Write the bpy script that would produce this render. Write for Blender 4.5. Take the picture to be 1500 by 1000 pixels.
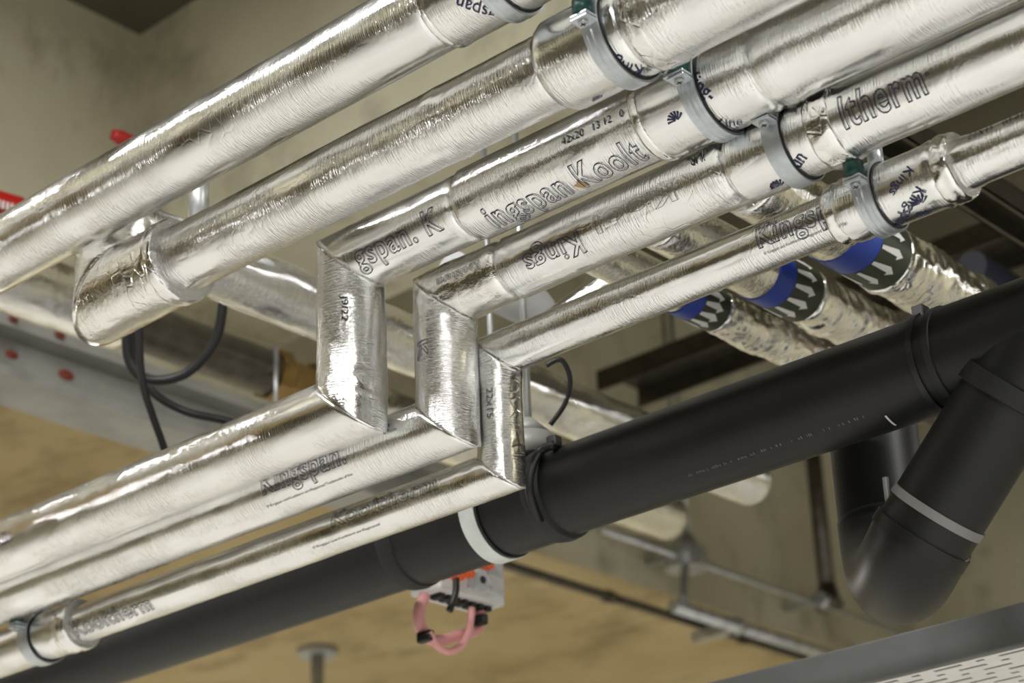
import bpy, bmesh, math, random
import numpy as np
from mathutils import Vector, Matrix
for o in list(bpy.data.objects): bpy.data.objects.remove(o)
S = bpy.context.scene; COL = S.collection
random.seed(4); PI = math.pi

# ------------------------------------------------------------------ camera
FPX = 2979.06
AZ, TILT, ROLL = (math.radians(v) for v in (131.0986, 24.5091, 2.4929))
def cam_axes(az, t, r):
    F = np.array([math.cos(t)*math.cos(az), math.cos(t)*math.sin(az), math.sin(t)])
    Rt = np.array([math.sin(az), -math.cos(az), 0.]); D = np.cross(F, Rt)
    c, s = math.cos(r), math.sin(r)
    return np.array([c*Rt+s*D, -s*Rt+c*D, F])
M = cam_axes(AZ, TILT, ROLL); CAM = np.array([0, 0, 1.6])
def ray(x, y): return np.array([(x-750)/FPX, (y-500)/FPX, 1.]) @ M
def at_depth(x, y, d): return CAM+ray(x, y)*d
def at_x(x, y, X): q = ray(x, y); return CAM+q*((X-CAM[0])/q[0])
def at_y(x, y, Y): q = ray(x, y); return CAM+q*((Y-CAM[1])/q[1])
def at_z(x, y, Z): q = ray(x, y); return CAM+q*((Z-CAM[2])/q[2])
def proj(p): q = M@(np.array(p, float)-CAM); return np.array([750+FPX*q[0]/q[2], 500+FPX*q[1]/q[2]])
def sx(px, Y, Z):                      # X of the point of a pipe (Y,Z) that is seen at image column px
    lo, hi = -6., .9
    for _ in range(60):
        m = (lo+hi)/2
        if proj((m, Y, Z))[0] < px: lo = m
        else: hi = m
    return lo
cd = bpy.data.cameras.new('camera'); cam = bpy.data.objects.new('camera', cd); COL.objects.link(cam)
cd.sensor_width = 36; cd.lens = FPX/1500*36; cd.clip_start = .05
cam.matrix_world = Matrix(((M[0][0], -M[1][0], -M[2][0], CAM[0]), (M[0][1], -M[1][1], -M[2][1], CAM[1]), (M[0][2], -M[1][2], -M[2][2], CAM[2]), (0, 0, 0, 1)))
cd.dof.use_dof = True; cd.dof.focus_distance = 2.25; cd.dof.aperture_fstop = 5.0
S.camera = cam
# ------------------------------------------------------------------ light
w = bpy.data.worlds.new('world'); S.world = w; w.use_nodes = True
w.node_tree.nodes['Background'].inputs[0].default_value = (.9, .89, .85, 1)
w.node_tree.nodes['Background'].inputs[1].default_value = .12
def lamp(loc, sx_, sy_, power, col=(1, .99, .97)):
    l = bpy.data.lights.new('unseen_area_lamp', 'AREA'); l.shape = 'RECTANGLE'; l.size = sx_; l.size_y = sy_; l.energy = power; l.color = col
    o = bpy.data.objects.new('unseen_area_lamp', l); COL.objects.link(o); o.location = loc; return o
for x, y, z, p in ((1.6, -1.6, 4.05, 360), (-1.5, .15, 4.05, 165), (1.8, 1.9, 4.05, 220), (-5.6, .6, 3.1, 150), (-6.2, 4.0, 3.1, 150), (.6, 4.9, 3.3, 60)):  # area lamps added out of view to light floor, soffit and walls
    lamp((x, y, z), 1.5, .22, p)
S.view_settings.view_transform = 'Standard'; S.view_settings.look = 'None'
S.view_settings.gamma = 1; S.view_settings.use_curve_mapping = False
S.view_settings.exposure = -.9

# ------------------------------------------------------------------ materials
def mat(name, base, rough=.5, metal=0., spec=.5):
    m = bpy.data.materials.new(name); m.use_nodes = True; b = m.node_tree.nodes['Principled BSDF']
    b.inputs['Base Color'].default_value = (*base, 1); b.inputs['Roughness'].default_value = rough
    b.inputs['Metallic'].default_value = metal; b.inputs['Specular IOR Level'].default_value = spec
    return m, m.node_tree, b
def N(t, kind, **kw):
    n = t.nodes.new(kind)
    for k, v in kw.items():
        if k in n.inputs: n.inputs[k].default_value = v
        else: setattr(n, k, v)
    return n
def noise(t, vec, scale, detail=4, rough=.55):
    n = N(t, 'ShaderNodeTexNoise'); n.inputs['Scale'].default_value = scale; n.inputs['Detail'].default_value = detail
    n.inputs['Roughness'].default_value = rough
    if vec is not None: t.links.new(vec, n.inputs['Vector'])
    return n
def ramp(t, fac, stops):
    r = N(t, 'ShaderNodeValToRGB'); e = r.color_ramp.elements
    while len(e) < len(stops): e.new(.5)
    for el, (p, c) in zip(e, stops): el.position = p; el.color = (*c, 1)
    t.links.new(fac, r.inputs[0]); return r
def mapping(t, src, scale):
    m = N(t, 'ShaderNodeMapping'); m.inputs['Scale'].default_value = scale; t.links.new(src, m.inputs['Vector']); return m.outputs[0]
def math_(t, op, a, b):
    n = N(t, 'ShaderNodeMath', operation=op)
    for i, v in enumerate((a, b)):
        if isinstance(v, (int, float)): n.inputs[i].default_value = v
        else: t.links.new(v, n.inputs[i])
    return n.outputs[0]
def foil_mat(name, base, rough, crink, crump):
    m, t, b = mat(name, base, rough, 1.0)
    uv = N(t, 'ShaderNodeUVMap').outputs[0]                 # u = arc length, v = length along the pipe, both in metres
    n1 = noise(t, mapping(t, uv, (45, 520, 1)), 1, 3)       # fine creases across the pipe
    msk = noise(t, mapping(t, uv, (22, 7, 1)), 1, 2)
    mr = ramp(t, msk.outputs[0], ((.38, (0, 0, 0)), (.60, (1, 1, 1))))
    fine = math_(t, 'MULTIPLY', n1.outputs[0], mr.outputs[0])
    n2 = noise(t, mapping(t, uv, (60, 45, 1)), 1, 5, .6)    # crumple
    v = N(t, 'ShaderNodeTexVoronoi', feature='DISTANCE_TO_EDGE'); v.inputs['Scale'].default_value = 1
    t.links.new(mapping(t, uv, (38, 55, 1)), v.inputs['Vector'])
    vr = ramp(t, v.outputs['Distance'], ((0, (0, 0, 0)), (.07, (1, 1, 1))))
    n4 = noise(t, mapping(t, uv, (11, 5, 1)), 1, 2)
    vm = ramp(t, n4.outputs[0], ((.5, (0, 0, 0)), (.7, (1, 1, 1))))
    cre = math_(t, 'MULTIPLY', vr.outputs[0], vm.outputs[0])
    h = math_(t, 'ADD', math_(t, 'MULTIPLY', fine, crink), math_(t, 'ADD', math_(t, 'MULTIPLY', n2.outputs[0], crump), math_(t, 'MULTIPLY', cre, crump*.35)))
    bp = N(t, 'ShaderNodeBump'); bp.inputs['Strength'].default_value = 1; bp.inputs['Distance'].default_value = .001
    t.links.new(h, bp.inputs['Height']); t.links.new(bp.outputs[0], b.inputs['Normal'])
    n3 = noise(t, mapping(t, uv, (30, 12, 1)), 1, 4)
    rr = ramp(t, n3.outputs[0], ((.3, (rough*.7,)*3), (.75, (rough*1.4,)*3))); t.links.new(rr.outputs[0], b.inputs['Roughness'])
    return m
FOIL = foil_mat('foil', (.90, .90, .89), .19, 1.9, .85)
FOILS = foil_mat('foil_smooth', (.90, .90, .89), .21, 1.5, .42)
FOILC = foil_mat('foil_crumpled', (.90, .89, .86), .16, .8, 1.9)
TAPE = foil_mat('foil_tape', (.90, .89, .87), .13, .5, 1.2)
def concrete(name, c0, c1, c2, sc=1.6, stain=(.12, .1, .07)):
    m, t, b = mat(name, c1, .85, 0, .25); g = N(t, 'ShaderNodeTexCoord').outputs['Object']
    n = noise(t, g, sc, 7, .6); r = ramp(t, n.outputs[0], ((.28, c0), (.5, c1), (.75, c2)))
    n2 = noise(t, mapping(t, g, (1, 1.6, 1)), sc*2.6, 5, .65); r2 = ramp(t, n2.outputs[0], ((.52, (0, 0, 0)), (.72, (1, 1, 1))))
    mx = N(t, 'ShaderNodeMix', data_type='RGBA'); mx.inputs['B'].default_value = (*stain, 1)
    t.links.new(math_(t, 'MULTIPLY', r2.outputs[0], .7), mx.inputs['Factor']); t.links.new(r.outputs[0], mx.inputs['A'])
    t.links.new(mx.outputs['Result'], b.inputs['Base Color'])
    n3 = noise(t, g, 45, 4); bp = N(t, 'ShaderNodeBump'); bp.inputs['Strength'].default_value = .3; bp.inputs['Distance'].default_value = .004
    t.links.new(n3.outputs[0], bp.inputs['Height']); t.links.new(bp.outputs[0], b.inputs['Normal'])
    return m
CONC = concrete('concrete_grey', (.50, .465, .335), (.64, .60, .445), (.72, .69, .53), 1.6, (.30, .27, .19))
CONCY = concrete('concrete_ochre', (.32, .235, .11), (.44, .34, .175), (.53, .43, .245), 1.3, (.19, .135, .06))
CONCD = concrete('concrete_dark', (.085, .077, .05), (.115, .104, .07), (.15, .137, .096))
FLOORM = concrete('floor_screed', (.60, .595, .575), (.70, .695, .675), (.78, .775, .755), .7, (.53, .525, .51))
def noisy(name, base, rough, metal, amt=.25, sc=30, spec=.5):
    m, t, b = mat(name, base, rough, metal, spec); g = N(t, 'ShaderNodeTexCoord').outputs['Object']
    n = noise(t, g, sc, 4); lo = tuple(c*(1-amt) for c in base); hi = tuple(min(1, c*(1+amt)) for c in base)
    r = ramp(t, n.outputs[0], ((.3, lo), (.7, hi))); t.links.new(r.outputs[0], b.inputs['Base Color']); return m
GALV = noisy('galvanised_steel', (.5, .51, .51), .42, .85)
ZINC = noisy('zinc_band', (.58, .62, .65), .38, .8, .12, 60)
WHITEBAND = noisy('pale_band', (.70, .74, .72), .4, .2, .06, 40)
DARKSTEEL = noisy('dark_steel', (.10, .088, .07), .32, .75)
PAINTED = noisy('grey_painted_steel', (.36, .36, .335), .5, .2, .15, 12)
GREYEDGE = noisy('grey_tray_edge', (.13, .135, .13), .5, .3, .15, 12)
BLACKP = noisy('black_plastic', (.010, .010, .0099), .42, 0, .25, 8, .32)
RUBBER = mat('black_rubber', (.006, .006, .006), .6)[0]
CABLE = mat('black_cable', (.008, .008, .009), .45)[0]
GREEN = noisy('green_nut', (.012, .06, .052), .4, .2, .3, 80)
WHITE = noisy('white_plastic', (.74, .73, .71), .45, 0, .05, 20)
PALEP = noisy('pale_plastic', (.52, .53, .55), .5, 0, .05, 20)
PINK = mat('pink_cable', (.72, .33, .32), .5)[0]
ORANGE = mat('orange_lever', (.85, .13, .02), .4)[0]
RED = mat('red_plastic', (.40, .011, .009), .4)[0]
REDDARK = mat('red_primer', (.17, .03, .015), .6)[0]
BRASS = noisy('brass', (.30, .20, .08), .3, 1, .2, 30)
BLUE = mat('blue_band', (.012, .045, .32), .4)[0]
DKGREEN = mat('green_band', (.025, .032, .018), .45)[0]
INK = mat('dark_blue_ink', (.014, .016, .07), .5)[0]
INKK = mat('black_ink', (.02, .02, .025), .5)[0]
PRINTG = mat('grey_print', (.10, .10, .10), .5)[0]
GREYTIE = mat('grey_cable_tie', (.2, .2, .195), .4)[0]
TAN = mat('tan_scuff', (.42, .29, .14), .7)[0]

# ------------------------------------------------------------------ object helpers
def thing(name, label, cat, loc=(0, 0, 0), group=None):
    o = bpy.data.objects.new(name, None); COL.objects.link(o); o.location = Vector([float(v) for v in loc]); o.empty_display_size = .05
    o['label'] = label; o['category'] = cat
    if group: o['group'] = group
    return o
def world_loc(p):
    return p.location.copy() if p.parent is None else Vector((0, 0, 0))   # parts keep world coordinates in their meshes
def link(name, me, m, parent=None, smooth=False):
    o = bpy.data.objects.new(name, me); COL.objects.link(o)
    if m: me.materials.append(m)
    if smooth: me.polygons.foreach_set('use_smooth', [True]*len(me.polygons))
    if parent:
        o.parent = parent; o.matrix_parent_inverse = Matrix.Translation(-world_loc(parent))
    return o
def bm_obj(name, bm, m, parent=None, smooth=False):
    me = bpy.data.meshes.new(name); bmesh.ops.recalc_face_normals(bm, faces=bm.faces[:]); bm.to_mesh(me); bm.free(); return link(name, me, m, parent, smooth)
def tag(o, label, cat, group=None):
    o['label'] = label; o['category'] = cat
    if group: o['group'] = group
    return o
def struct(o, label=None, cat=None):
    o['kind'] = 'structure'
    if label: o['label'] = label; o['category'] = cat
    return o
def box(bm, lo, hi, bev=0.):
    r = bmesh.ops.create_cube(bm, size=1); c = [(a+b)/2 for a, b in zip(lo, hi)]; s = [b-a for a, b in zip(lo, hi)]
    bmesh.ops.scale(bm, vec=s, verts=r['verts']); bmesh.ops.translate(bm, vec=c, verts=r['verts'])
    if bev:
        es = list({e for v in r['verts'] for e in v.link_edges}); bmesh.ops.bevel(bm, geom=es, offset=bev, segments=2, affect='EDGES', profile=.5)
def boxo(name, lo, hi, m, parent=None, bev=0.):
    bm = bmesh.new(); box(bm, lo, hi, bev); return bm_obj(name, bm, m, parent)
def rod(bm, a, b, r, n=16, r2=None):
    a = Vector([float(v) for v in a]); b = Vector([float(v) for v in b]); d = b-a
    mt = Matrix.Translation((a+b)/2) @ d.to_track_quat('Z', 'Y').to_matrix().to_4x4()
    bmesh.ops.create_cone(bm, cap_ends=True, segments=n, radius1=r, radius2=r if r2 is None else r2, depth=d.length, matrix=mt)
def rodo(name, a, b, r, m, parent=None, n=16, r2=None):
    bm = bmesh.new(); rod(bm, a, b, r, n, r2); o = bm_obj(name, bm, m, parent)
    for p in o.data.polygons: p.use_smooth = len(p.vertices) == 4
    return o
def path_tube(name, pts, r, m, parent=None, n=12, sub=8, cap=True):
    P = [np.array(p, float) for p in pts]; C = []
    for i in range(len(P)-1):                                # Catmull-Rom
        p0 = P[max(i-1, 0)]; p1 = P[i]; p2 = P[i+1]; p3 = P[min(i+2, len(P)-1)]
        for k in range(sub):
            u = k/sub; C.append(.5*(2*p1+(p2-p0)*u+(2*p0-5*p1+4*p2-p3)*u*u+(3*p1-p0-3*p2+p3)*u**3))
    C.append(P[-1]); C = np.array(C); T = np.gradient(C, axis=0); T /= np.linalg.norm(T, axis=1)[:, None]
    nrm = np.cross(T[0], (0.3, .5, .81)); nrm /= np.linalg.norm(nrm); V = []; rr = r if callable(r) else (lambda t: r)
    for i in range(len(C)):
        nrm = nrm-T[i]*(nrm@T[i]); nrm /= np.linalg.norm(nrm); bn = np.cross(T[i], nrm); q = rr(i/(len(C)-1))
        V += [C[i]+q*(math.cos(2*PI*k/n)*nrm+math.sin(2*PI*k/n)*bn) for k in range(n)]
    F = [(i*n+k, i*n+(k+1) % n, (i+1)*n+(k+1) % n, (i+1)*n+k) for i in range(len(C)-1) for k in range(n)]
    if cap: F += [tuple(range(n))[::-1], tuple((len(C)-1)*n+k for k in range(n))]
    me = bpy.data.meshes.new(name); me.from_pydata([tuple(v) for v in V], [], F); return link(name, me, m, parent, True)
# value noise, periodic in the second argument
def vnoise(x, y, py, seed):
    rg = np.random.RandomState(seed); tab = rg.rand(4096)*2-1
    ix = np.floor(x).astype(int); iy = np.floor(y).astype(int); fx = x-ix; fy = y-iy; fx = fx*fx*(3-2*fx); fy = fy*fy*(3-2*fy)
    h = lambda a, b: tab[((a*73+(b % py)*1931+a*a*7) % 4096)]
    return (h(ix, iy)*(1-fx)+h(ix+1, iy)*fx)*(1-fy)+(h(ix, iy+1)*(1-fx)+h(ix+1, iy+1)*fx)*fy

class Axis:                                                  # a straight pipe axis: origin, direction, and the surface on it
    def __init__(s, O, a, e1, thing_):
        s.O = np.array(O, float); s.a = np.array(a, float); s.e1 = np.array(e1, float); s.e2 = np.cross(s.e1, s.a); s.secs = []; s.t = thing_
    def radial(s, ph): return np.cos(ph)[..., None]*s.e1+np.sin(ph)[..., None]*s.e2
    def section(s, name, s0, s1, r, m, amp=.0006, joints=(), seam=None, mitre0=None, mitre1=None, nseg=64, step=.008, seed=0, round_=.004, lump=0., parent=None):
        """foil covered length from s0 to s1; joints = [(position, width, height)] of crumpled zones"""
        ph = np.linspace(-PI, PI, nseg+1); m_ = max(4, int(abs(s1-s0)/step)); t = np.linspace(0, 1, m_+1)
        er = s.radial(ph)
        def shift(mit, sv):
            if mit is None: return np.full(nseg+1, sv)
            C, nv = np.array(mit[0], float), np.array(mit[1], float)
            return ((C-s.O)@nv-r*(er@nv))/(s.a@nv)
        A, B = shift(mitre0, s0), shift(mitre1, s1)
        SS = A[None, :]+(B-A)[None, :]*t[:, None]; PH = np.broadcast_to(ph, SS.shape)
        def disp(q, p):
            th = (p+PI)/(2*PI)
            d = amp*(.6*vnoise(q*7, th*5, 5, seed+1)+.4*vnoise(q*24, th*9, 9, seed+2))
            d = d+.00022*vnoise(q*160, th*6, 6, seed+3)*np.clip(vnoise(q*5, th*4, 4, seed+4)*2, 0, 1)
            if seam is not None: d = d+.0006*((p > seam) & (p < seam+.75))
            for jp, jw, jh in joints:
                k = np.exp(-((q-jp)/jw)**2)
                d = d+k*jh*(.35+.65*(1-2*np.abs(vnoise(q*90, th*14, 14, seed+6)))*.6+.5*vnoise(q*210, th*30, 30, seed+7))
            if lump: d = d+lump*(vnoise(q*30, th*7, 7, seed+8)+.6*(1-2*np.abs(vnoise(q*70, th*16, 16, seed+9)))+.35*vnoise(q*170, th*34, 34, seed+10))
            return d
        R = r+disp(SS, PH)
        if mitre0 is None: R = R-round_*np.exp(-(SS-s0)/(.5*round_+1e-9))
        if mitre1 is None: R = R-round_*np.exp(-(s1-SS)/(.5*round_+1e-9))
        P = s.O+SS[..., None]*s.a+R[..., None]*er[None]
        nv = (m_+1)*(nseg+1); V = list(P.reshape(-1, 3)); k = nseg+1
        i, j = np.meshgrid(np.arange(m_), np.arange(nseg), indexing='ij')
        a_ = (i*k+j).ravel(); F = np.stack([a_, a_+1, a_+k+1, a_+k], 1)
        flip = False
        UVv = np.stack([R*0+r*PH, SS], -1).reshape(-1, 2)+np.array([seed*.37, seed*.71])
        V.append(s.O+s.a*A.mean()); V.append(s.O+s.a*B.mean())
        caps = [(nv, q+1, q) for q in range(nseg)]+[(nv+1, m_*k+q, m_*k+q+1) for q in range(nseg)]
        me = bpy.data.meshes.new(name); me.from_pydata(np.array(V).tolist(), [], [tuple(x) for x in F.tolist()]+caps)
        UVv = np.vstack([UVv, [[0, 0], [0, 0]]])
        uv = me.uv_layers.new(name='UVMap'); li = np.empty(len(me.loops), int); me.loops.foreach_get('vertex_index', li)
        uv.data.foreach_set('uv', UVv[li].ravel()); me.flip_normals()
        sm = np.ones(len(me.polygons), bool); sm[len(F):] = False; me.polygons.foreach_set('use_smooth', sm)
        s.secs.append((min(s0, s1), max(s0, s1), r, disp))
        return link(name, me, m, parent or s.t)
    def surf(s, q, ph):
        for a, b, r, d in s.secs:
            if a <= q <= b: return r+float(np.asarray(d(np.array([q]), np.array([ph])))[0])
        return s.secs[0][2]
    def hit(s, x, y, r=None):                                # where the view through a pixel meets the pipe: (s, angle)
        o, d = CAM-s.O, ray(x, y); rr = r or s.secs[0][2]
        for _ in range(3):
            od = o-s.a*(o@s.a); dd = d-s.a*(d@s.a); A = dd@dd; B = od@dd; C = od@od-rr*rr; disc = B*B-A*C
            tt = (-B-math.sqrt(disc))/A if disc > 0 else -B/A
            p = o+d*tt; q = p@s.a; ph = math.atan2(p@s.e2, p@s.e1)
            if r: break
            rr = s.surf(q, ph)
        return q, ph
    def wrap(s, me, pts_map, off=.0006, name='printed_lettering', m=None, parent=None):
        n = len(me.vertices); co = np.empty(n*3); me.vertices.foreach_get('co', co); co = co.reshape(-1, 3)
        q, u = pts_map(co[:, 0], co[:, 1])                   # along the pipe, arc angle
        rad = np.zeros(n); done = np.zeros(n, bool)
        for a, b, r, d in s.secs:
            k = (q >= a) & (q <= b) & ~done
            if k.any(): rad[k] = r+d(q[k], u[k]); done |= k
        rad[~done] = s.secs[0][2]
        P = s.O+q[:, None]*s.a+(rad+off+co[:, 2])[:, None]*s.radial(u)
        me.vertices.foreach_set('co', P.ravel()); me.update(); return link(name, me, m, parent or s.t)
    def text(s, txt, p0, p1, h=None, m=INK, outline=True, stroke=.00042, name='printed_lettering'):
        """flat print from pixel p0 (left end of the base line as read) to p1 (right end)"""
        q0, f0 = s.hit(*p0); q1, f1 = s.hit(*p1); r = s.surf(q0, f0)
        if abs(q1-q0) > 4*r*abs(f1-f0): f0 = f1 = .6*f0+.4*f1        # print that runs along the pipe stays parallel to it
        me, wdt, hgt = text_mesh(txt, outline); L = math.hypot(q1-q0, r*(f1-f0)); k = L/wdt
        kh = k if h is None else h/hgt
        ux, uy = (q1-q0)/L, r*(f1-f0)/L
        if outline:                                          # constant line width whatever the scale
            me = text_mesh(txt, True, stroke/k)[0]
        co = np.empty(len(me.vertices)*3); me.vertices.foreach_get('co', co); co = co.reshape(-1, 3)
        co[:, 2] *= k if outline else 0; co[:, 2] = np.clip(co[:, 2], -.0004, .0004); me.vertices.foreach_set('co', co.ravel())
        return s.wrap(me, lambda X, Y: (q0+k*X*ux-kh*Y*uy, f0+(k*X*uy+kh*Y*ux)/r), .0010, name, m)
def text_mesh(txt, outline, stroke=.01):
    c = bpy.data.curves.new('lettering', 'FONT'); c.body = txt; c.size = 1; c.resolution_u = 4
    if outline: c.fill_mode = 'NONE'; c.bevel_depth = stroke; c.bevel_resolution = 0; c.offset = .018; c.space_character = 1.12
    o = bpy.data.objects.new('lettering', c); COL.objects.link(o); dg = bpy.context.evaluated_depsgraph_get()
    me = bpy.data.meshes.new_from_object(o.evaluated_get(dg)); bpy.data.objects.remove(o); bpy.data.curves.remove(c)
    bm = bmesh.new(); bm.from_mesh(me)
    if outline:
        for _ in range(4):
            es = [e for e in bm.edges if e.calc_length() > .09]
            if not es: break
            bmesh.ops.subdivide_edges(bm, edges=es, cuts=1)
    else:
        bmesh.ops.triangulate(bm, faces=bm.faces[:]); bmesh.ops.subdivide_edges(bm, edges=[e for e in bm.edges if e.calc_length() > .25], cuts=3)
    bm.to_mesh(me); bm.free(); me.materials.clear()
    co = np.empty(len(me.vertices)*3); me.vertices.foreach_get('co', co); co = co.reshape(-1, 3)
    co[:, 0] -= co[:, 0].min(); me.vertices.foreach_set('co', co.ravel())
    return me, co[:, 0].max(), co[:, 1].max()
def x_axis(Y, Z, t): return Axis((0, Y, Z), (1, 0, 0), (0, -1, 0), t)
def y_axis(X, Z, t): return Axis((X, 0, Z), (0, 1, 0), (1, 0, 0), t)
def z_axis(X, Y, t): return Axis((X, Y, 0), (0, 0, 1), (0, -1, 0), t)

# ------------------------------------------------------------------ the setting
XW, ZS, ZC, YB = -3.1, 3.2, 4.12, 5.7      # end wall, low soffit, high ceiling, back wall
struct(boxo('floor', (-9, -5, -.1), (5, YB, 0), FLOORM))
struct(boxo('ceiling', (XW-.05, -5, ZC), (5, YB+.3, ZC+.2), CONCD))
struct(boxo('wall_left', (XW-.3, -5, ZS), (XW, YB+.3, ZC+.2), CONC))
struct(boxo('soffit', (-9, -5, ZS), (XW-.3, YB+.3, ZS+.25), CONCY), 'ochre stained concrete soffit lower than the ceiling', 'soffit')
struct(boxo('wall_back', (-9, YB, 0), (5, YB+.3, ZC), CONC))
struct(boxo('wall_end', (-9.3, -5, 0), (-9, YB+.3, ZS+.25), CONC))
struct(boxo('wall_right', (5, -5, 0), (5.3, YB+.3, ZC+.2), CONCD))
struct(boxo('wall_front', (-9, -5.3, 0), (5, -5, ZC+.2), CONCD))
struct(boxo('beam', (XW, 2.345, 3.50), (5, 2.78, ZC), CONC), 'grey concrete downstand beam behind the top pipes', 'beam')
# soffit edge: ochre underside strip of the wall
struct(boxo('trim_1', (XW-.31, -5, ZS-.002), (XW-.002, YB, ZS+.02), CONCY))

# ------------------------------------------------------------------ insulated pipes
Y1, Z1, Y2, Z2, Y3, Z3, Y4, Z4, Y5, Z5 = 1.33, 2.8207, 1.409, 2.7397, 1.53, 2.715, 1.60, 2.659, 1.66, 2.594
Z3L, Z4L, Z5L = 2.526, 2.497, 2.445
XL, XR = -5.2, .75
PIPE = 'foil covered pipe'
# P1
t1 = thing('insulated_pipe', 'plain foil covered pipe, straight and topmost of the row', 'pipe', (XL, Y1, Z1))
a1 = x_axis(Y1, Z1, t1); j = sx(652, Y1, Z1)
a1.section('insulation', XL, j, .0451, FOILS, seed=11, seam=.45, amp=.0005)
a1.section('insulation_insert', j-.002, sx(900, Y1, Z1), .0480, FOILS, seed=12, joints=((j, .01, .001),))
a1.section('insulation', sx(900, Y1, Z1)-.002, XR, .0480, FOILS, seed=13)
# P2 with its elbow up and run to the back
XE = -1.887; ZB1 = at_x(400, 425, XE)[2]
t2 = thing('insulated_pipe', 'foil covered pipe ending in a fat crumpled elbow', 'pipe', (XE, Y2, Z2))
a2 = x_axis(Y2, Z2, t2); je, j1, j2 = sx(258, Y2, Z2), sx(822, Y2, Z2), sx(945, Y2, Z2)
n_up = np.array([1, 0, -1.])/math.sqrt(2)
a2.section('insulation', je-.01, j1, .0415, FOIL, seed=21, seam=.55, amp=.0010, joints=((je, .03, .003), (j1, .012, .0012), (sx(660, Y2, Z2), .01, .0025)))
a2.section('insulation_insert', j1-.002, j2, .0507, FOILS, seed=22, amp=.0004)
a2.section('insulation', j2-.004, XR, .0512, FOIL, seed=23, joints=((j2+.02, .02, .003),), seam=.5)
a2.section('elbow_cover', XE, je+.006, .0528, FOILC, seed=24, amp=.002, lump=.0006, mitre0=((XE, Y2, Z2), n_up), joints=((je, .012, .003),))
a2v = z_axis(XE, Y2, t2); n_b = np.array([0, 1, 1.])/math.sqrt(2)
a2v.section('elbow_riser', Z2, ZB1, .0528, FOILC, seed=25, amp=.002, lump=.0008, mitre0=((XE, Y2, Z2), n_up), mitre1=((XE, Y2, ZB1), n_b))
yB1 = at_x(1105, 715, XE)[1]
a2b = y_axis(XE, ZB1, t2)
a2b.section('insulation', Y2, yB1, .0430, FOIL, seed=26, amp=.0014, lump=.0006, mitre0=((XE, Y2, ZB1), n_b), step=.01)
# P3, P4, P5: run, riser down, lower run
def dogleg(label, Yp, Zu, Zl, Xr, r_u, r_v, r_l, seed, mu, mv, ml):
    t = thing('insulated_pipe', label, 'pipe', (Xr, Yp, Zl)); au, av, al = x_axis(Yp, Zu, t), z_axis(Xr, Yp, t), x_axis(Yp, Zl, t)
    nu = np.array([1, 0, 1.])/math.sqrt(2); return t, au, av, al, ((Xr, Yp, Zu), nu), ((Xr, Yp, Zl), nu)
X3, X4, X5 = -1.588, -1.500, -1.472
t3, a3, a3v, a3l, m3u, m3l = dogleg('widest foil covered pipe with a square dogleg and lettering reading 42x20', Y3, Z3, Z3L, X3, 0, 0, 0, 0, 0, 0, 0)
j1, j2, j3 = (sx(p, Y3, Z3) for p in (692, 966, 1128))
a3.section('insulation', X3, j1, .0410, FOILS, seed=31, mitre0=m3u, joints=((X3+.03, .03, .0014),), seam=.9)
a3.section('insulation', j1-.002, j2, .0435, FOIL, seed=32, seam=.75, joints=((j2, .012, .0015),))
a3.section('insulation_insert', j2-.002, j3, .0485, FOILS, seed=33, amp=.0003)
a3.section('insulation', j3-.003, XR, .0470, FOILS, seed=34, joints=((j3+.02, .02, .0025),), seam=.55)
a3v.section('riser', Z3L, Z3, .0415, FOIL, seed=35, mitre0=m3l, mitre1=m3u, amp=.0008, joints=((Z3L+.02, .03, .0016),), step=.004)
a3l.section('lower_insulation', XL, X3, .0408, FOILS, seed=36, mitre1=m3l, seam=.35, amp=.0005)
t4, a4, a4v, a4l, m4u, m4l = dogleg('foil covered pipe with a square dogleg and upside down lettering beside its elbow', Y4, Z4, Z4L, X4, 0, 0, 0, 0, 0, 0, 0)
j1, j2, j3 = (sx(p, Y4, Z4) for p in (752, 1086, 1216))
a4.section('elbow_cover', X4, j1, .0372, FOILC, seed=41, mitre0=m4u, amp=.0012, lump=.0004, joints=((X4+.02, .03, .002),))
a4.section('insulation', j1-.002, j2, .0378, FOIL, seed=42, seam=-.55, joints=((j1, .01, .0015), (j2-.01, .02, .0022)))
a4.section('insulation_insert', j2-.002, j3, .0405, FOILS, seed=43, amp=.0003)
a4.section('insulation', j3-.004, XR, .0385, FOILS, seed=44, joints=((j3+.015, .018, .0045),), seam=-.8)
a4v.section('riser', Z4L, Z4, .0378, FOIL, seed=45, mitre0=m4l, mitre1=m4u, amp=.001, joints=((Z4-.03, .03, .002),), step=.004, seam=-.2)
a4l.section('lower_insulation', XL, X4, .0368, FOILS, seed=46, mitre1=m4l, seam=-.6, amp=.0005)
t5, a5, a5v, a5l, m5u, m5l = dogleg('thinnest foil covered pipe with a square dogleg, lowest of the row', Y5, Z5, Z5L, X5, 0, 0, 0, 0, 0, 0, 0)
j1, j2 = (sx(p, Y5, Z5) for p in (1242, 1392))
a5.section('insulation', X5, j1, .0268, FOIL, seed=51, mitre0=m5u, joints=((X5+.02, .03, .0014), (j1-.004, .012, .003)), seam=-.55, amp=.0006)
a5.section('insulation_insert', j1-.004, j2, .0345, FOILS, seed=52, amp=.0004, joints=((j1+.008, .014, .002), (j2-.008, .012, .003)))
a5.section('insulation', j2-.006, XR, .0262, FOIL, seed=53, joints=((j2+.01, .02, .003),), seam=-.4)
a5v.section('riser', Z5L, Z5, .0275, FOIL, seed=54, mitre0=m5l, mitre1=m5u, amp=.0009, joints=((Z5-.02, .02, .0018), (Z5L+.02, .02, .001)), step=.004, seam=-.9)
j3 = sx(122, Y5, Z5L)
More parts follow.
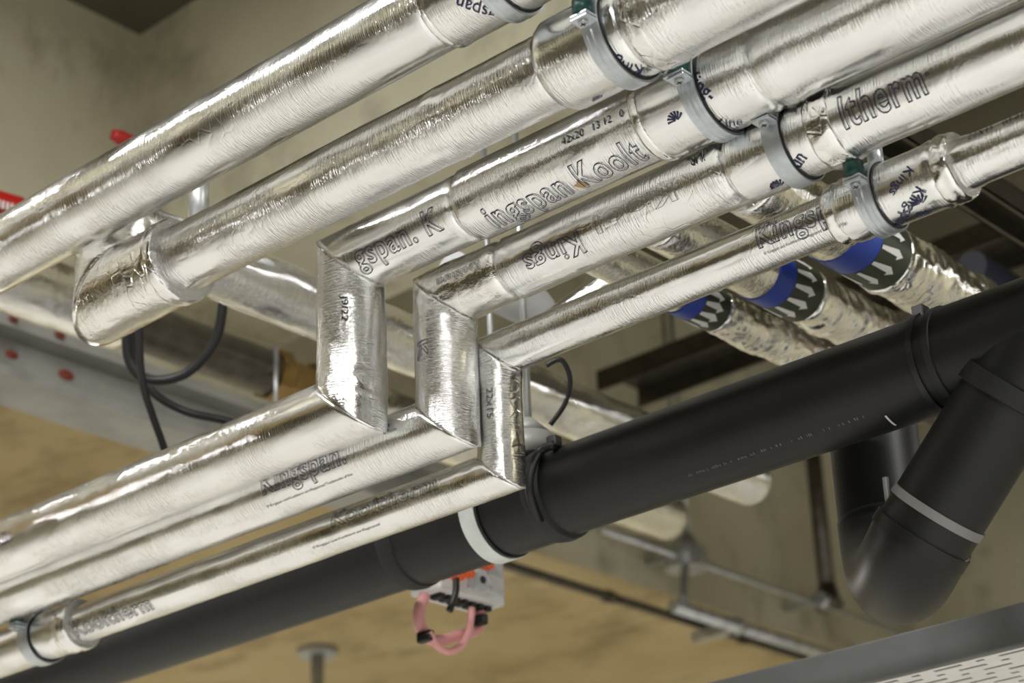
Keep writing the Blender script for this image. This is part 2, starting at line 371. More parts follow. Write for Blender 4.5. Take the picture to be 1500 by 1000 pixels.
a5l.section('lower_insulation', j3-.004, X5, .0268, FOILS, seed=55, mitre1=m5l, seam=-.6, amp=.0005, joints=((X5-.03, .03, .0012),))
a5l.section('insulation_insert', sx(-30, Y5, Z5L), j3, .0340, FOILS, seed=56, joints=((j3-.02, .02, .003),), round_=.008)
a5l.section('lower_insulation', XL, sx(-30, Y5, Z5L)+.004, .0268, FOILS, seed=57)
# foil tape rings over the joints
def tape(ax, s, wd, r, seed, h=.001): ax.section('joint_tape', s-wd/2, s+wd/2, r, TAPE, seed=seed, amp=.0005, joints=((s, wd, h),), step=.003, round_=.0014); ax.secs.pop()
tape(a2, sx(962, Y2, Z2), .022, .0524, 201, .0018); tape(a2, je+.004, .02, .0534, 202, .002)
tape(a3, sx(966, Y3, Z3), .012, .0492, 203); tape(a4, sx(1225, Y4, Z4), .03, .0418, 204, .003)
tape(a5, sx(1240, Y5, Z5), .024, .0318, 205, .003); tape(a5, sx(1398, Y5, Z5), .022, .0352, 206, .003)
tape(a5l, sx(112, Y5, Z5L), .03, .0352, 207, .002); tape(a1, sx(655, Y1, Z1), .008, .0487, 208, .0004)

# ------------------------------------------------------------------ lettering on the pipes
a3.text('gspan. K', (527, 394), (650, 334), .030)
a3.text('ingspan Koolt', (726, 332), (955, 232), .034)
a3.text('42x20   13 12   0', (824, 214), (914, 168), .0085, INKK, False)
a3.text('King-', (1003, 118), (1040, 150), .017, INK, False)
a3.text('Kine', (1050, 186), (1088, 181), .013, INK, False)
a4.text('ltherm', (1238, 187), (1362, 138), .036)
a4.text('®', (1355, 112), (1362, 109), .004, INK, False)
a4.text('Kings', (846, 341), (764, 373), .026)
a4.text('Kool', (985, 268), (868, 318), .020, PRINTG, True, .0003)
a4.text('JUR.', (1035, 222), (1010, 232), .012, INKK, False)
a4.text('un', (1172, 246), (1183, 232), .011, INK, False)
a4.text('Kooltherm', (702, 380), (640, 412), .010, PRINTG, True, .0003)
a5.text('Kingsp', (1112, 363), (1218, 321), .025)
a5.text('® Kingspan and Kooltherm are Registered Trademarks of the', (1121, 374), (1240, 327), .0035, INKK, False)
a5.text('22X15   03.21', (1417, 204), (1497, 172), .0085, INKK, False)
a5.text('Kings', (1330, 243), (1302, 281), .010, INK, False)
a5.text('Kingspan', (1342, 272), (1309, 329), .012, INK, False)
a5.text('0320  22X15', (980, 377), (1052, 352), .007, PRINTG, False)
a3v.text('J9/22', (498, 433), (504, 470), .008, INKK, False)
a4v.text('K', (612, 503), (615, 528), .016)
a5v.text('22x15', (711, 570), (717, 612), .008, PRINTG, False)
a4l.text('Kingspan.', (386, 725), (508, 676), .028)
a4l.text('® Kingspan and Kooltherm are Registered Trademarks of the', (393, 744), (516, 694), .0035, INKK, False)
a4l.text('Kooltherm', (20, 912), (250, 828), .018, PRINTG, True, .0003)
a4l.text('L', (563, 636), (580, 628), .012)
a5l.text('Kooltherm', (486, 772), (640, 716), .020, INKK, True, .0004)
a5l.text('® Kingspan and Kooltherm are Registered', (460, 804), (556, 768), .0032, INKK, False)
a5l.text('Kooltherm', (112, 930), (228, 893), .022, PRINTG, True, .0006)
a3l.text('Kingspan', (-100, 838), (16, 795), .024)
a2.text('Kings', (944, 97), (893, 80), .017, INK, False)
a1.text('Kingspan', (766, 14), (672, -8), .017, INK, False)
def fan(ax, px, py, k=.011, rot=0., name='printed_emblem'):  # fan shaped print of curved rays
    q0, f0 = ax.hit(px, py); r = ax.surf(q0, f0); bm = bmesh.new()
    for i in range(7):
        a = math.radians(20+i*23)+rot; vs = []
        for sgn in (-1, 1):
            for u in (0.15, .4, .7, 1.):
                aa = a+.25*u; wd = .01+.11*u
                vs.append((k*(u*math.cos(aa)-sgn*wd*math.sin(aa)), k*(u*math.sin(aa)+sgn*wd*math.cos(aa)), 0))
        V = [bm.verts.new(v) for v in vs]
        for i2 in range(3): bm.faces.new((V[i2], V[i2+1], V[i2+5], V[i2+4]))
    me = bpy.data.meshes.new(name); bm.to_mesh(me); bm.free()
    ax.wrap(me, lambda X, Y: (q0+X, f0+Y/r), .0007, name, INK)
fan(a3, 992, 177); fan(a4, 1143, 272); fan(a4, 1152, 279, .009, 2.2); fan(a5, 1350, 298, .011); fan(a5, 1352, 309, .010, 2.6); fan(a2, 878, 144, .008)
def scuff(ax, px, py, k=.007):
    q0, f0 = ax.hit(px, py); r = ax.surf(q0, f0); bm = bmesh.new()
    bm.faces.new([bm.verts.new((k*(1+.4*math.sin(5*i))*math.cos(i*.7), k*.9*(1+.4*math.cos(3*i))*math.sin(i*.7), 0)) for i in range(9)])
    me = bpy.data.meshes.new('scuff'); bm.to_mesh(me); bm.free(); ax.wrap(me, lambda X, Y: (q0+X, f0+Y/r), .0005, 'torn_foil', TAN)
scuff(a3, 852, 270)

# ------------------------------------------------------------------ pipe clamps
def ring(name, ax, s, prof, m, parent, n=72, a0=-PI, a1=PI):
    """profile [(axial, radius)] swept round the axis"""
    ph = np.linspace(a0, a1, n+1); er = ax.radial(ph); V = []
    for k in range(n+1):
        for u, r in prof: V.append(ax.O+ax.a*(s+u)+er[k]*r)
    p = len(prof); F = [(k*p+i, k*p+(i+1) % p, (k+1)*p+(i+1) % p, (k+1)*p+i) for k in range(n) for i in range(p)]
    me = bpy.data.meshes.new(name); me.from_pydata([tuple(v) for v in V], [], F); bm = bmesh.new(); bm.from_mesh(me)
    bmesh.ops.remove_doubles(bm, verts=bm.verts[:], dist=1e-6); bmesh.ops.recalc_face_normals(bm, faces=bm.faces[:]); bm.to_mesh(me); bm.free()
    o = link(name, me, m, parent, True)
    try: me.set_sharp_from_angle(angle=math.radians(40))
    except Exception: pass
    return o
def clamp(ax, s, r, label, flat=False, m=ZINC, wd=.021, bolt=.012, drop=True, ez=0.):
    c = ax.O+ax.a*s; t = thing('pipe_clamp', label, 'clamp', c, 'clamps on the foil covered pipes'); h = wd/2; th = .0026
    r0 = r+.0022
    if flat: prof = [(-h, r0), (-h, r0+th), (h, r0+th), (h, r0)]
    else: prof = [(-h, r0), (-h, r0+th+.0006), (-h*.62, r0+th+.0006), (-h*.5, r0+th-.0006), (-h*.15, r0+th-.0006), (0, r0+th+.0010), (h*.15, r0+th-.0006), (h*.5, r0+th-.0006), (h*.62, r0+th+.0006), (h, r0+th+.0006), (h, r0)]
    ring('band', ax, s, prof, m, t)
    ring('rubber_lining', ax, s, [(-h+.001, r-.001), (-h+.001, r+.0024), (h+.0014, r+.0024), (h+.0014, r-.001)], RUBBER, t)
    for sg in (-1, 1):                                       # the two bolted ears, front and back
        y0 = c[1]+sg*(r0+.0005); y1 = c[1]+sg*(r0+.0185)
        e = bmesh.new(); lo = (c[0]-h, min(y0, y1), (c[2]+ez)-.001+.006); hi = (c[0]+h, max(y0, y1), (c[2]+ez)+.002+.006)
        box(e, lo, hi, .0009); box(e, (lo[0], lo[1], lo[2]+.0042), (hi[0], hi[1], hi[2]+.0042), .0009)
        bm_obj('ear', e, m, t)
        ym = c[1]+sg*(r0+.0105)
        sc = rodo('screw', (c[0], ym, (c[2]+ez)+.0015), (c[0], ym, (c[2]+ez)+.0055), .0052, GALV, t, 20)
        bm = bmesh.new(); box(bm, (c[0]-.0034, ym-.0006, (c[2]+ez)+.0012), (c[0]+.0034, ym+.0006, (c[2]+ez)+.0017)); box(bm, (c[0]-.0006, ym-.0034, (c[2]+ez)+.0012), (c[0]+.0006, ym+.0034, (c[2]+ez)+.0017))
        bm_obj('screw_slot', bm, RUBBER, sc)
        rodo('nut', (c[0], ym, (c[2]+ez)+.0122), (c[0], ym, (c[2]+ez)+.031), .0105, GREEN, t, 6)
        rodo('bolt_shank', (c[0], ym, (c[2]+ez)+.031), (c[0], ym, (c[2]+ez)+.031+bolt), .0042, GALV, t, 12)
    rodo('boss', c+np.array([0, 0, r0+.001]), c+np.array([0, 0, r0+.026]), .0085, m, t, 6)
    if drop: rodo('hanger_rod', c+np.array([0, 0, r0+.02]), (c[0], c[1], ZC), .0045, GALV, t, 12)
    return t
clamp(a1, sx(742, Y1, Z1), .0480, 'zinc clamp on the topmost plain foil covered pipe')
clamp(a2, sx(912, Y2, Z2), .0507, 'ribbed zinc clamp on the pipe with the crumpled elbow', bolt=.022, ez=-.018)
clamp(a3, sx(1046, Y3, Z3), .0485, 'ribbed zinc clamp beside the fan print on the widest dogleg pipe', bolt=.004, ez=-.018)
clamp(a4, sx(1163, Y4, Z4), .0405, 'flat smooth zinc clamp with a cross head screw on the dogleg pipe', True, bolt=.003)
clamp(a5, sx(1290, Y5, Z5), .0345, 'ribbed pale clamp beside vertical blue lettering on the thinnest pipe', bolt=.003, ez=-.006)
clamp(a5l, sx(64, Y5, Z5L), .0340, 'clamp on the lower run of the thinnest pipe, above the black drain', True, bolt=.003, drop=False)

# ------------------------------------------------------------------ black drain pipe
YD, ZD, RD = 1.85, 2.486, .0558
td = thing('drain_pipe', 'black plastic drain pipe with ring sealed coupling and trap branch', 'pipe', (-1.2, YD, ZD)); ad = x_axis(YD, ZD, td)
def plain(name, ax, s0, s1, r, m=BLACKP, parent=None, n=64):
    o = ring(name, ax, 0, [(s0, 0), (s0, r), (s1, r), (s1, 0)], m, parent or ax.t, n); ax.secs.append((s0, s1, r, lambda q, p: 0*q)); return o
sa, sb, sc_ = sx(600, YD, ZD), sx(822, YD, ZD), sx(1400, YD, ZD)
plain('pipe_length', ad, XL, sa, RD); plain('coupling', ad, sa, sb, RD+.0022); plain('pipe_length', ad, sb-.01, sc_, RD)
plain('branch_socket', ad, sc_-.002, XR, RD+.001)
for q, wd in ((sa+.006, .015), (sb-.006, .015)):
    ring('seal_ring', ad, q, [(-wd, RD), (-wd*.8, RD+.0045), (0, RD+.0062), (wd*.8, RD+.0045), (wd, RD)], RUBBER, td)
ring('seal_ring', ad, sc_-.004, [(-.005, RD), (-.004, RD+.003), (.004, RD+.003), (.005, RD)], RUBBER, td)
qa, fa = ad.hit(1010, 698); qb, fb = ad.hit(1285, 622); bm = bmesh.new(); u = 0.     # worn line of print, too faint to read
while u < qb-qa:
    wd = random.uniform(.0008, .0022)
    if random.random() < .74:
        h0 = random.uniform(0, .0012); h1 = random.uniform(.003, .0048); bm.faces.new([bm.verts.new(v) for v in ((u, h0, 0), (u+wd, h0, 0), (u+wd, h1, 0), (u, h1, 0))])
    u += wd+random.choice((.0012, .0012, .0016, .006))
me = bpy.data.meshes.new('worn_print'); bm.to_mesh(me); bm.free(); ad.wrap(me, lambda X, Y: (qa+X, fa+Y/RD), .0006, 'worn_print', PRINTG)
q0, f0 = ad.hit(1297, 608); q1, f1 = ad.hit(1312, 622)
bm = bmesh.new(); bmesh.ops.create_grid(bm, x_segments=8, y_segments=1, size=.5); me = bpy.data.meshes.new('scratch'); bm.to_mesh(me); bm.free()
ad.wrap(me, lambda X, Y: (q0+(q1-q0)*(X+.5)+.0026*Y, f0+(f1-f0)*(X+.5)), .0007, 'scratch', WHITE)
# branch, trap bend and riser behind
XBR = sx(1545, YD, ZD); E1 = np.array([XBR-.235, YD, ZD-.235])
V0 = at_y(1287, 700, 2.0)
adn = np.array([-1, 0, -1.])/math.sqrt(2)
bax = Axis((XBR, YD, ZD), adn, (0, -1, 0), td)
plain('branch', bax, .02, .275, .0525)
ring('branch_seal_ring', bax, .088, [(-.012, .05), (-.01, .058), (.01, .058), (.012, .05)], RUBBER, td)
ring('bend_socket', bax, .270, [(-.006, .05), (-.006, .0562), (.008, .0562), (.008, .05)], BLACKP, td)
pb = E1+np.array([-.02, .02, -.03])
B0_ = bax.O+adn*.262; B3_ = np.array([V0[0], V0[1], ZD-.10]); B1_ = B0_+adn*.045; B2_ = B3_-np.array([0, 0, .115])
path_tube('trap_bend', [(1-u)**3*B0_+3*u*(1-u)**2*B1_+3*u*u*(1-u)*B2_+u**3*B3_ for u in np.linspace(0, 1, 14)], .0548, BLACKP, td, 48, 3)
zax = Axis((V0[0], V0[1], 0), (0, 0, 1), (0, -1, 0), td)
plain('trap_riser', zax, ZD-.12, ZD+.05, .0535)
# clamp and ties on the drain
q = sx(729, YD, ZD); td2 = thing('drain_clamp', 'pale flat band clamp round the black drain coupling', 'clamp', ad.O+ad.a*q)
ring('band', ad, q, [(-.0125, RD+.0025), (-.0125, RD+.0062), (.0125, RD+.0062), (.0125, RD+.0025)], WHITEBAND, td2)
ring('rubber_lining', ad, q, [(-.0165, RD+.002), (-.0165, RD+.0048), (.0165, RD+.0048), (.0165, RD+.002)], RUBBER, td2)
rodo('hanger_rod', (q, YD, ZD+RD), (q, YD, 3.07), .0045, GALV, td2, 12)
q = sx(1372, YD, ZD); tt = thing('cable_tie', 'black cable tie with square head round the drain pipe', 'cable tie', ad.O+ad.a*q)
ring('strap', ad, q, [(-.0035, RD), (-.0035, RD+.0025), (.0035, RD+.0025), (.0035, RD)], CABLE, tt)
hp = at_y(1377, 441, YD); boxo('tie_head', (q-.007, YD-.028, ZD+RD-.012), (q+.007, YD-.012, ZD+RD+.006), CABLE, tt, .001)
tt = thing('cable_tie', 'grey cable tie with loose tail round the black trap branch', 'cable tie', bax.O+adn*.236)
ring('strap', bax, .236, [(-.005, .0523), (-.005, .0545), (.005, .0545), (.005, .0523)], GREYTIE, tt)
c0 = bax.O+adn*.236
L_ = at_y(1307, 758, YD-.02); path_tube('tie_tail', [L_, L_+np.array([0, -.004, .02]), L_+np.array([.0, -.004, .045])], .0035, GREYTIE, tt, 8)

# ------------------------------------------------------------------ pipes and steel running to the back
# old pipe: foil lagged then bare
XB0 = -2.55; pb0 = at_x(300, 512, XB0); ZB0 = pb0[2]
tb = thing('heating_pipe', 'half lagged dark steel pipe running under the crumpled elbow', 'pipe', (XB0, pb0[1], ZB0)); ab0 = y_axis(XB0, ZB0, tb)
yj = at_x(180, 470, XB0)[1]; ye = at_x(392, 548, XB0)[1]
ab0.section('lagging', -.5, yj, .055, FOILC, seed=61, amp=.001, lump=.0008, step=.012)
ring('bare_length', ab0, 0, [(yj-.01, 0), (yj-.01, .043), (ye, .043), (ye, 0)], DARKSTEEL, tb)
vb = ring('brass_valve', ab0, ye, [(0, 0), (0, .05), (.03, .05), (.04, .038), (.09, .038), (.1, .05), (.13, .05), (.13, 0)], BRASS, tb, 8)
ab0.section('lagging', ye+.13, at_x(985, 770, XB0)[1], .05, FOILC, seed=62, amp=.001, lump=.0008, step=.012)
rodo('drip_rod', (XB0+.045, ye-.02, ZB0-.12), (XB0+.045, ye-.02, ZB0+.03), .004, GALV, tb)
# red lever valves above
def lever(label, tip, root, r):
    t = thing('valve_lever', label, 'valve lever', root, 'red valve levers'); tip = np.array(tip); root = np.array(root)
    path_tube('grip', [root, root*.6+tip*.4, tip], lambda u: r*(1 if u < .9 else .75), RED, t, 14, 6)
    rodo('valve_body', root-np.array([0, 0, .10]), root+np.array([0, 0, .01]), .024, BRASS, t, 12)
    rodo('supply_pipe', root+np.array([0, 0, -.1]), (root[0], root[1], ZB0), .018, DARKSTEEL, t, 12)
    return t
lever('rounded red lever tip standing above the topmost pipe', at_x(166, 197, -2.55), at_x(225, 225, -2.55), .014)
lv = lever('thick red lever grip with pale marks beside the topmost pipe', at_x(44, 312, -2.55), at_x(-60, 282, -2.55), .022)
for k in range(6):
    q = at_x(-2+k*6.5, 298+k*2.0, -2.55+.0215); boxo('pale_mark', tuple(q-np.array([.0015, .0016, .007])), tuple(q+np.array([.0015, .0016, .007])), WHITE, lv)
# galvanised standpipe between the top pipes
p = at_x(291, 295, XE)
t = thing('standpipe', 'short bare steel standpipe seen between the two top pipes', 'pipe', (p[0], p[1], p[2]))
rodo('pipe_length', (p[0], p[1], ZB1+.035), (p[0], p[1], p[2]+.07), .0135, GALV, t); rodo('collar', (p[0], p[1], ZB1+.04), (p[0], p[1], ZB1+.055), .02, DARKSTEEL, t)
# steel beam along the wall edge
XBm = -2.93; pt = at_x(0, 456, XBm); pbm = at_x(0, 548, XBm)
t = thing('steel_beam', 'grey painted steel beam spotted with red primer along the wall', 'beam', (XBm, 1.5, pbm[2]))
zt, zb_ = pt[2], pbm[2]
boxo('top_flange', (XBm-.08, -.6, zt-.022), (XBm, 3.4, zt), PAINTED, t); boxo('web', (XBm-.055, -.6, zb_+.01), (XBm-.045, 3.4, zt-.02), PAINTED, t)
boxo('bottom_flange', (XBm-.12, -.6, zb_), (XBm+.005, 3.4, zb_+.02), PAINTED, t)
for px, py, k in ((17, 519, .013), (97, 549, .016), (20, 467, .009), (88, 490, .011)):
    q = at_x(px, py, XBm+.006); bm = bmesh.new(); bmesh.ops.create_icosphere(bm, subdivisions=2, radius=1)
    bmesh.ops.scale(bm, vec=(.004, k*1.2, k*.7), verts=bm.verts); bmesh.ops.translate(bm, vec=tuple(q), verts=bm.verts); bm_obj('primer_spot', bm, REDDARK, t, True)
# cables hanging behind the elbow
def D(x, y, d): return at_depth(x, y, d)
tag(path_tube('cable', [D(325, 395, 3.0), D(326, 450, 3.0), D(312, 505, 3.0), D(270, 548, 3.0), D(218, 556, 3.0), D(190, 530, 3.0), D(185, 480, 3.0), D(186, 400, 3.0)], .0075, CABLE), 'black cable looping up behind the fat elbow', 'cable')
tag(path_tube('cable', [D(205, 400, 2.95), D(204, 490, 2.95), D(209, 560, 2.95), D(224, 610, 2.95), D(240, 655, 2.95), D(262, 730, 2.95)], .0055, CABLE), 'black cable dropping straight down past the steel beam', 'cable')
tag(path_tube('cable', [D(192, 420, 3.05), D(196, 520, 3.05), D(222, 572, 3.05), D(270, 602, 3.05), D(330, 616, 3.05), D(420, 640, 3.05)], .0065, CABLE), 'black cable sagging towards the dogleg riser', 'cable')
# three banded pipes
PV = at_depth(1190, 440, 2.75); ZV = PV[2]
def banded(label, px, py, r, pxa, pxb, pxe, seed, blue_w, tag_px):
    p = at_z(px, py, ZV); X = p[0]; t = thing('banded_pipe', label, 'pipe', (X, p[1], ZV), 'banded pipes running to the back'); ax = y_axis(X, ZV, t)
    def sy(pxx):
        lo, hi = 1., 6.
        for _ in range(50):
            m_ = (lo+hi)/2
            if proj((X, m_, ZV))[0] < pxx: lo = m_
            else: hi = m_
        return lo
    ya, yb, yend = sy(pxa), sy(pxb), sy(pxe)
    ax.section('insulation', 1.80, yb, r, FOILC, seed=seed, amp=.0006, step=.008)
    ax.section('crumpled_insulation', yb, yend, r*1.02, FOILC, seed=seed+1, amp=.002, lump=.003, step=.004)
    g = ring('green_band', ax, 0, [(ya, r), (ya, r+.0016), (yb, r+.0016), (yb, r)], DKGREEN, t)
    ring('blue_band', ax, 0, [(ya-blue_w, r), (ya-blue_w, r+.0014), (ya, r+.0014), (ya, r)], BLUE, t)
    for k in range(12):                                      # white flow arrows printed round the green band
        f = k*2*PI/12; L = (yb-ya); bm = bmesh.new(); a, b = ya+L*.02, ya+L*.72; wd = .0042
        pts = [(a, -wd*.55), (b-.012, -wd*.55), (b-.012, -wd*1.6), (b, 0), (b-.012, wd*1.6), (b-.012, wd*.55), (a, wd*.55)]
        bm.faces.new([bm.verts.new((u, v, 0)) for u, v in pts]); bmesh.ops.triangulate(bm, faces=bm.faces[:])
        me = bpy.data.meshes.new('flow_arrow'); bm.to_mesh(me); bm.free(); ax.wrap(me, lambda U, W: (U, f+W/r), .0022, 'flow_arrow', WHITE, g)
    ring('red_collar', ax, yend+.05, [(-.02, .0), (-.02, r*.8), (.03, r*.8), (.03, 0)], RED, t)
    ring('white_collar', ax, yend, [(-.005, 0), (-.005, r*.9), (.035, r*.9), (.035, 0)], WHITE, t)
    ring('pipe_core', ax, 0, [(yend, 0), (yend, r*.5), (YB, r*.5), (YB, 0)], DARKSTEEL, t)
banded('narrow foil pipe with a blue and green flow band, few arrows showing', 1100, 481, .0285, 1010, 1045, 1190, 71, .03, 0)
banded('foil pipe with green arrow band and a split blue band', 1190, 440, .0375, 1132, 1172, 1290, 74, .035, 0)
banded('widest foil pipe with arrow band beneath the ribbed pale clamp', 1320, 392, .0440, 1250, 1292, 1425, 77, .05, 0)
# pale plastic pipe and foil stub behind the doglegs
p = at_depth(745, 435, 2.9); t = thing('waste_pipe', 'pale grey plastic pipe end behind the thinnest dogleg', 'pipe', p); ax = y_axis(p[0], p[2], t)
ring('pipe_length', ax, 0, [(1.85, 0), (1.85, .03), (p[1]+.06, .03), (p[1]+.075, .024), (p[1]+.075, 0)], PALEP, t, 40)
a_, b_ = at_depth(862, 440, 2.75), at_depth(932, 392, 2.75); t = thing('pipe_stub', 'foil wrapped stub end poking out between two dogleg pipes', 'pipe', a_)
d_ = (b_-a_); Ls = np.linalg.norm(d_); d_ /= Ls; e_ = np.cross(d_, (0, 0, 1)); e_ /= np.linalg.norm(e_)
sax = Axis(a_, d_, e_, t); sax.section('insulation', -.16, Ls, .021, FOILC, seed=81, amp=.001, lump=.0006, step=.004, round_=.009)
# dark struts and tray
def bar(name, label, cat, a, b, wd, ht, m):
    a = Vector([float(v) for v in a]); b = Vector([float(v) for v in b]); bm = bmesh.new(); t = .0025; L = (b-a).length
    box(bm, (-wd/2, -t/2+ht/2, 0), (wd/2, t/2+ht/2, L)); box(bm, (-wd/2, -ht/2, 0), (-wd/2+t, ht/2, L)); box(bm, (wd/2-t, -ht/2, 0), (wd/2, ht/2, L))
    box(bm, (-wd/2, -ht/2, 0), (-wd/2+.009, -ht/2+t, L)); box(bm, (wd/2-.009, -ht/2, 0), (wd/2, -ht/2+t, L))
    z = (b-a).normalized(); y = Vector((0, 0, 1))-z*z.z; y.normalize(); x = y.cross(z)
    bm.transform(Matrix.Translation(a) @ Matrix((x, y, z)).transposed().to_4x4())
    return tag(bm_obj(name, bm, m), label, cat)
p = at_depth(1440, 285, 3.1); bar('channel_strut', 'dark open channel strut crossing behind the lettered pipe', 'strut', (p[0], 1.9, p[2]), (p[0], YB, p[2]), .06, .041, DARKSTEEL)
p = at_y(1010, 540, 3.6); q = at_y(905, 571, 3.6); bar('cable_tray', 'dark steel tray high on the ochre wall', 'tray', (q[0], 3.6, q[2]), (3.5, 3.6, q[2]), .16, .05, DARKSTEEL)
p = at_depth(1422, 392, 3.4); t = thing('service_pipe', 'dark navy pipe disappearing behind the black drain', 'pipe', p)
rodo('pipe_length', (p[0], p[1], p[2]), (p[0], YB, p[2]), .03, mat('navy', (.004, .004, .018), .5)[0], t, 32)
# hanger bracket behind the thin riser, with cable and tie
p = at_depth(775, 640, 2.62); t = thing('hanger_bracket', 'grey cast bracket on a threaded rod behind the thinnest riser', 'bracket', p)
rodo('threaded_rod', p+np.array([0, 0, .02]), (p[0], p[1], 3.07), .0048, GALV, t); rodo('cone', p, p+np.array([0, 0, .026]), .032, PAINTED, t, 24, .006)
rodo('base', p-np.array([0, 0, .03]), p, .032, PAINTED, t, 24)
tag(path_tube('cable', [D(800, 535, 2.6), D(822, 527, 2.6), D(835, 555, 2.6), D(828, 590, 2.6), D(806, 622, 2.6)], .0034, CABLE), 'thin black cable arching beside the bracket', 'cable')
def on_drain(px, py):
    q, f = ad.hit(px, py, RD+.008); return ad.O+ad.a*q+ad.radial(np.array([f]))[0]*(RD+.0085)
tag(path_tube('cable', [on_drain(812, 652), on_drain(793, 660), on_drain(779, 685), on_drain(776, 720), on_drain(790, 765)], .0058, CABLE), 'black strap cable hugging the drain coupling', 'cable')
q = on_drain(812, 648); tag(boxo('cable_gland', tuple(q-.0075), tuple(q+.0075), CABLE, None, .002), 'black gland block at the end of the strap cable', 'gland')
p = at_depth(775, 640, 2.62)
t = thing('support_rail', 'steel channel rail hidden behind the foil covered pipes', 'rail', (-1.85, 1.85, 3.07))
o = bar('rail', '', '', (-1.85, 1.85, 3.09), (XR, 1.85, 3.09), .041, .041, GALV); del o['label'], o['category']; o.parent = t; o.matrix_parent_inverse = Matrix.Translation(-t.location)
rodo('stay', (-.45, 1.86, 3.09), (-.45, 2.36, 3.56), .012, GALV, t); rodo('hanger_rod', (.5, 1.85, 3.1), (.5, 1.85, ZC), .006, GALV, t)
# conduits and an added shadow-line tube along the wall at lower right
XC = -3.0
def cond(label, pa, pb_, r, m=GALV, X=XC, y0=None, y1=None):
    a, b = at_x(*pa, X), at_x(*pb_, X); z = (a[2]+b[2])/2
    t = thing('conduit', label, 'conduit', (X, a[1], z)); ya = a[1] if y0 is None else y0; yb = b[1] if y1 is None else y1
    rodo('tube', (X, ya, z), (X, yb, z), r, m, t, 20)
    n = 3
    for k in range(n): yy = ya+(yb-ya)*(k+.5)/n; rodo('saddle', (X, yy-.012, z), (X, yy+.012, z), r*1.35, m, t, 20); boxo('saddle_foot', (XW, yy-.012, z-r*.8), (X, yy+.012, z+r*.8), m, t)
    return t, z
c1, zc1 = cond('thin galvanised conduit passing the round box', (880, 775), (1215, 890), .008, y1=5.6)
c2, zc2 = cond('thick galvanised conduit under the round box', (985, 886), (1240, 968), .017, X=-2.96, y1=5.6)
c3, zc3 = cond('dark tube standing in for the shadow line of the soffit edge', (760, 822), (1180, 972), .012, DARKSTEEL, -3.08, y0=3.0)  # dark tube added in place of the shadow along the soffit edge
p = at_x(1005, 815, XC); t = thing('conduit_box', 'round galvanised conduit box hung on twin rods', 'box', p)
bm = bmesh.new(); rod(bm, (p[0], p[1], p[2]-.035), (p[0], p[1], p[2]+.015), .055, 24); bm_obj('body', bm, GALV, t)
rodo('neck', (p[0], p[1], p[2]+.015), (p[0], p[1], p[2]+.06), .045, GALV, t, 24, .018)
for s_ in (-1, 1): rodo('rod', (p[0], p[1]+s_*.018, p[2]+.05), (p[0], p[1]+s_*.018, ZC), .006, GALV, t)
path_tube('elbow_arm', [(p[0]+.02, p[1]-.03, p[2]-.03), (p[0]+.03, p[1]-.06, p[2]-.09), (p[0]+.035, p[1]-.07, zc2+.02), (p[0]+.035, p[1]-.02, zc2)], .012, GALV, t)
p = at_x(1203, 780, XC+.03); t = thing('standpipe', 'tall dark standpipe beside the black trap', 'pipe', (p[0], p[1], zc1))
rodo('pipe_length', (p[0], p[1], zc1-.02), (p[0], p[1], ZC), .024, DARKSTEEL, t, 24)
rodo('tee', (p[0], p[1]-.05, zc1), (p[0], p[1]+.05, zc1), .022, GALV, t, 24); rodo('flange', (p[0], p[1], zc1-.02), (p[0], p[1], zc1+.05), .04, DARKSTEEL, t, 24, .026)
# soffit anchor
p = at_z(465, 950, ZS); t = thing('soffit_anchor', 'round plate and rod hanging from the ochre soffit', 'anchor', p)
rodo('plate', p-np.array([0, 0, .02]), p, .055, PAINTED, t, 28); rodo('rod', p-np.array([0, 0, .5]), p-np.array([0, 0, .015]), .018, PAINTED, t)
# white junction box with pink cables
pc = at_depth(741, 888, 2.95); X0 = pc[0]; y1 = pc[1]; z0 = pc[2]; y0 = at_x(645, 860, X0)[1]; 
t = thing('junction_box', 'white junction box with orange levers under the black drain', 'junction box', (X0, y0, z0))
boxo('body', (X0-.06, y0, z0), (X0, y1, z0+.13), WHITE, t, .004)
def onface(px, py): return at_x(px, py, X0+.001)
q = onface(704, 850); kb = rodo('screw_boss', q-np.array([.004, 0, 0]), q+np.array([.004, 0, 0]), .016, PALEP, t, 24); rodo('screw_hole', q, q+np.array([.006, 0, 0]), .0055, CABLE, kb, 16)
for px, py, wd, ht in ((725, 833, .03, .022), (728, 864, .028, .007), (690, 852, .012, .02)):
    q = onface(px, py); boxo('embossed_panel', (X0-.002, q[1]-wd/2, q[2]-ht/2), (X0+.0025, q[1]+wd/2, q[2]+ht/2), PALEP, t, .001)
for px, py in ((682, 838), (667, 842), (710, 826)):
    q = onface(px, py); boxo('lever', (X0-.01, q[1]-.009, q[2]-.008), (X0+.012, q[1]+.009, q[2]+.012), ORANGE, t, .002)
for k in range(7):
    yy = y0+.02+k*(y1-y0-.04)/6; boxo('terminal', (X0-.035, yy-.006, z0-.007), (X0-.014, yy+.006, z0+.002), CABLE, t, .002)
boxo('mounting_strap', (X0-.05, YD+RD-.004, z0+.05), (X0-.02, y0+.004, z0+.062), GALV, t)
xi = X0-.025
def J(px, py, dx=0.): return at_x(px, py, xi+dx)
tag(path_tube('cable', [J(622, 872), J(614, 895), J(617, 920), J(635, 938), J(660, 934), J(690, 926), J(703, 912), J(702, 895)], .0085, PINK), 'fat pink cable curling below the junction box', 'cable')
tag(path_tube('cable', [J(628, 925, .02), J(640, 945, .02), J(658, 954, .02), J(678, 943, .02), J(688, 920, .02), J(691, 890, .02)], .005, PINK), 'thin pink cable looping below the junction box', 'cable')
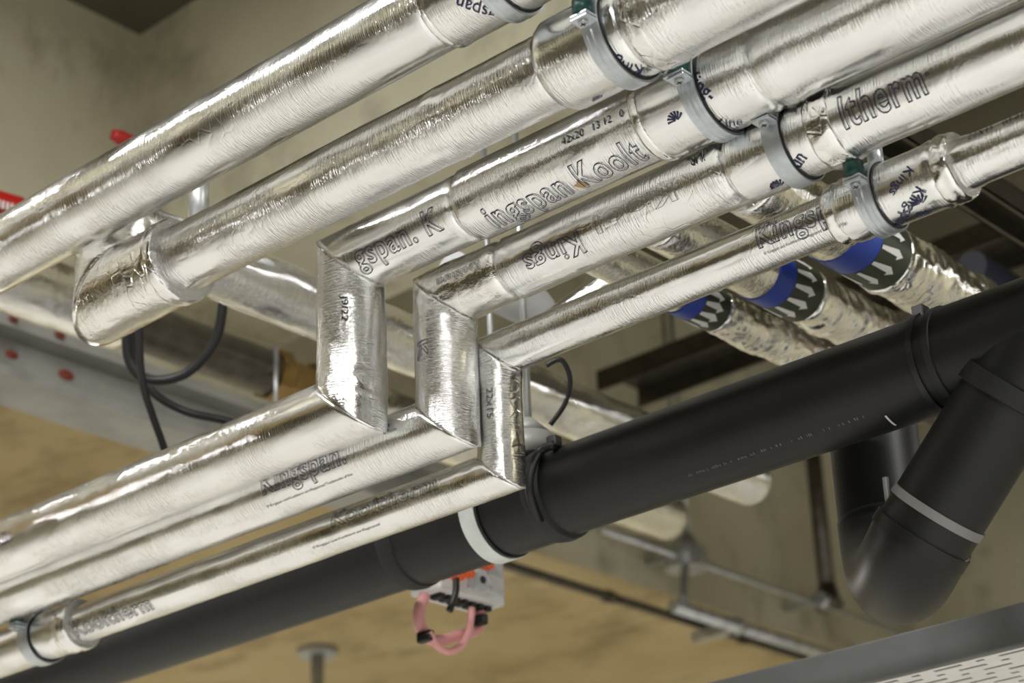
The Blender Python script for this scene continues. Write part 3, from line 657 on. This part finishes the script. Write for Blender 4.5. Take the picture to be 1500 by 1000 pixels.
for px, py, lb in ((624, 932, 'black tie round the left of the pink cables'), (703, 908, 'black tie round the pink cable end under the terminals')):
    q = J(px, py, .012); tag(boxo('cable_tie', tuple(q-np.array([.014, .006, .008])), tuple(q+np.array([.012, .006, .008])), CABLE, None, .003), lb.replace(' left', ' lowest bend'), 'cable tie')
tag(path_tube('cable', [at_x(668, 848, X0+.02), at_x(667, 870, X0+.025), at_x(658, 895, X0+.02)], .005, CABLE), 'short dark tail hanging in front of the junction box', 'cable')
# perforated cable tray, lower right
YT = 2.2; zbt = at_y(1400, 972, YT)[2]
t = thing('perforated_tray', 'white perforated tray with a grey folded edge', 'tray', (-1.2, YT, zbt))
boxo('edge', (-2.6, YT-.012, zbt), (XR, YT, zbt+.052), GREYEDGE, t, .003)
boxo('edge', (-2.6, YT+.3, zbt), (XR, YT+.312, zbt+.052), GREYEDGE, t, .003)
bm = bmesh.new(); rows = 14; x0t, x1t = -2.0, -.1; dy = .3/(rows*3); pitch = .092; vc = {}
def vv(x, y):
    k = (round(x, 5), round(y, 5))
    if k not in vc: vc[k] = bm.verts.new((x, y, zbt))
    return vc[k]
xs_all = np.arange(x0t, x1t, .004)
for rI in range(rows*3):
    ya, yb = YT+rI*dy, YT+(rI+1)*dy; xs = [x0t]
    slots = []
    if rI % 3 == 1:
        off = (rI//3 % 4)*pitch/4; x = x0t+off+.01
        while x < x1t-.09:
            slots.append((x, x+.04)); slots.append((x+.06, x+.072)); x += pitch
    cur = x0t
    for a, b in slots+[(x1t, x1t)]:
        bm.faces.new((vv(cur, ya), vv(a, ya), vv(a, yb), vv(cur, yb))); cur = b
ret = bmesh.ops.extrude_face_region(bm, geom=bm.faces[:]); bmesh.ops.translate(bm, vec=(0, 0, .0015), verts=[g for g in ret['geom'] if isinstance(g, bmesh.types.BMVert)])
bm_obj('perforated_plate', bm, WHITE, t)
boxo('plain_plate', (-2.6, YT, zbt), (x0t, YT+.3, zbt+.0015), WHITE, t)
for k in range(9): tag(rodo('tray_cable', (-2.6, YT+.02+k*.033, zbt+.017), (XR, YT+.02+k*.033, zbt+.017), .015, CABLE), 'black cable lying inside the white perforated tray', 'cable', 'cables in the perforated tray')
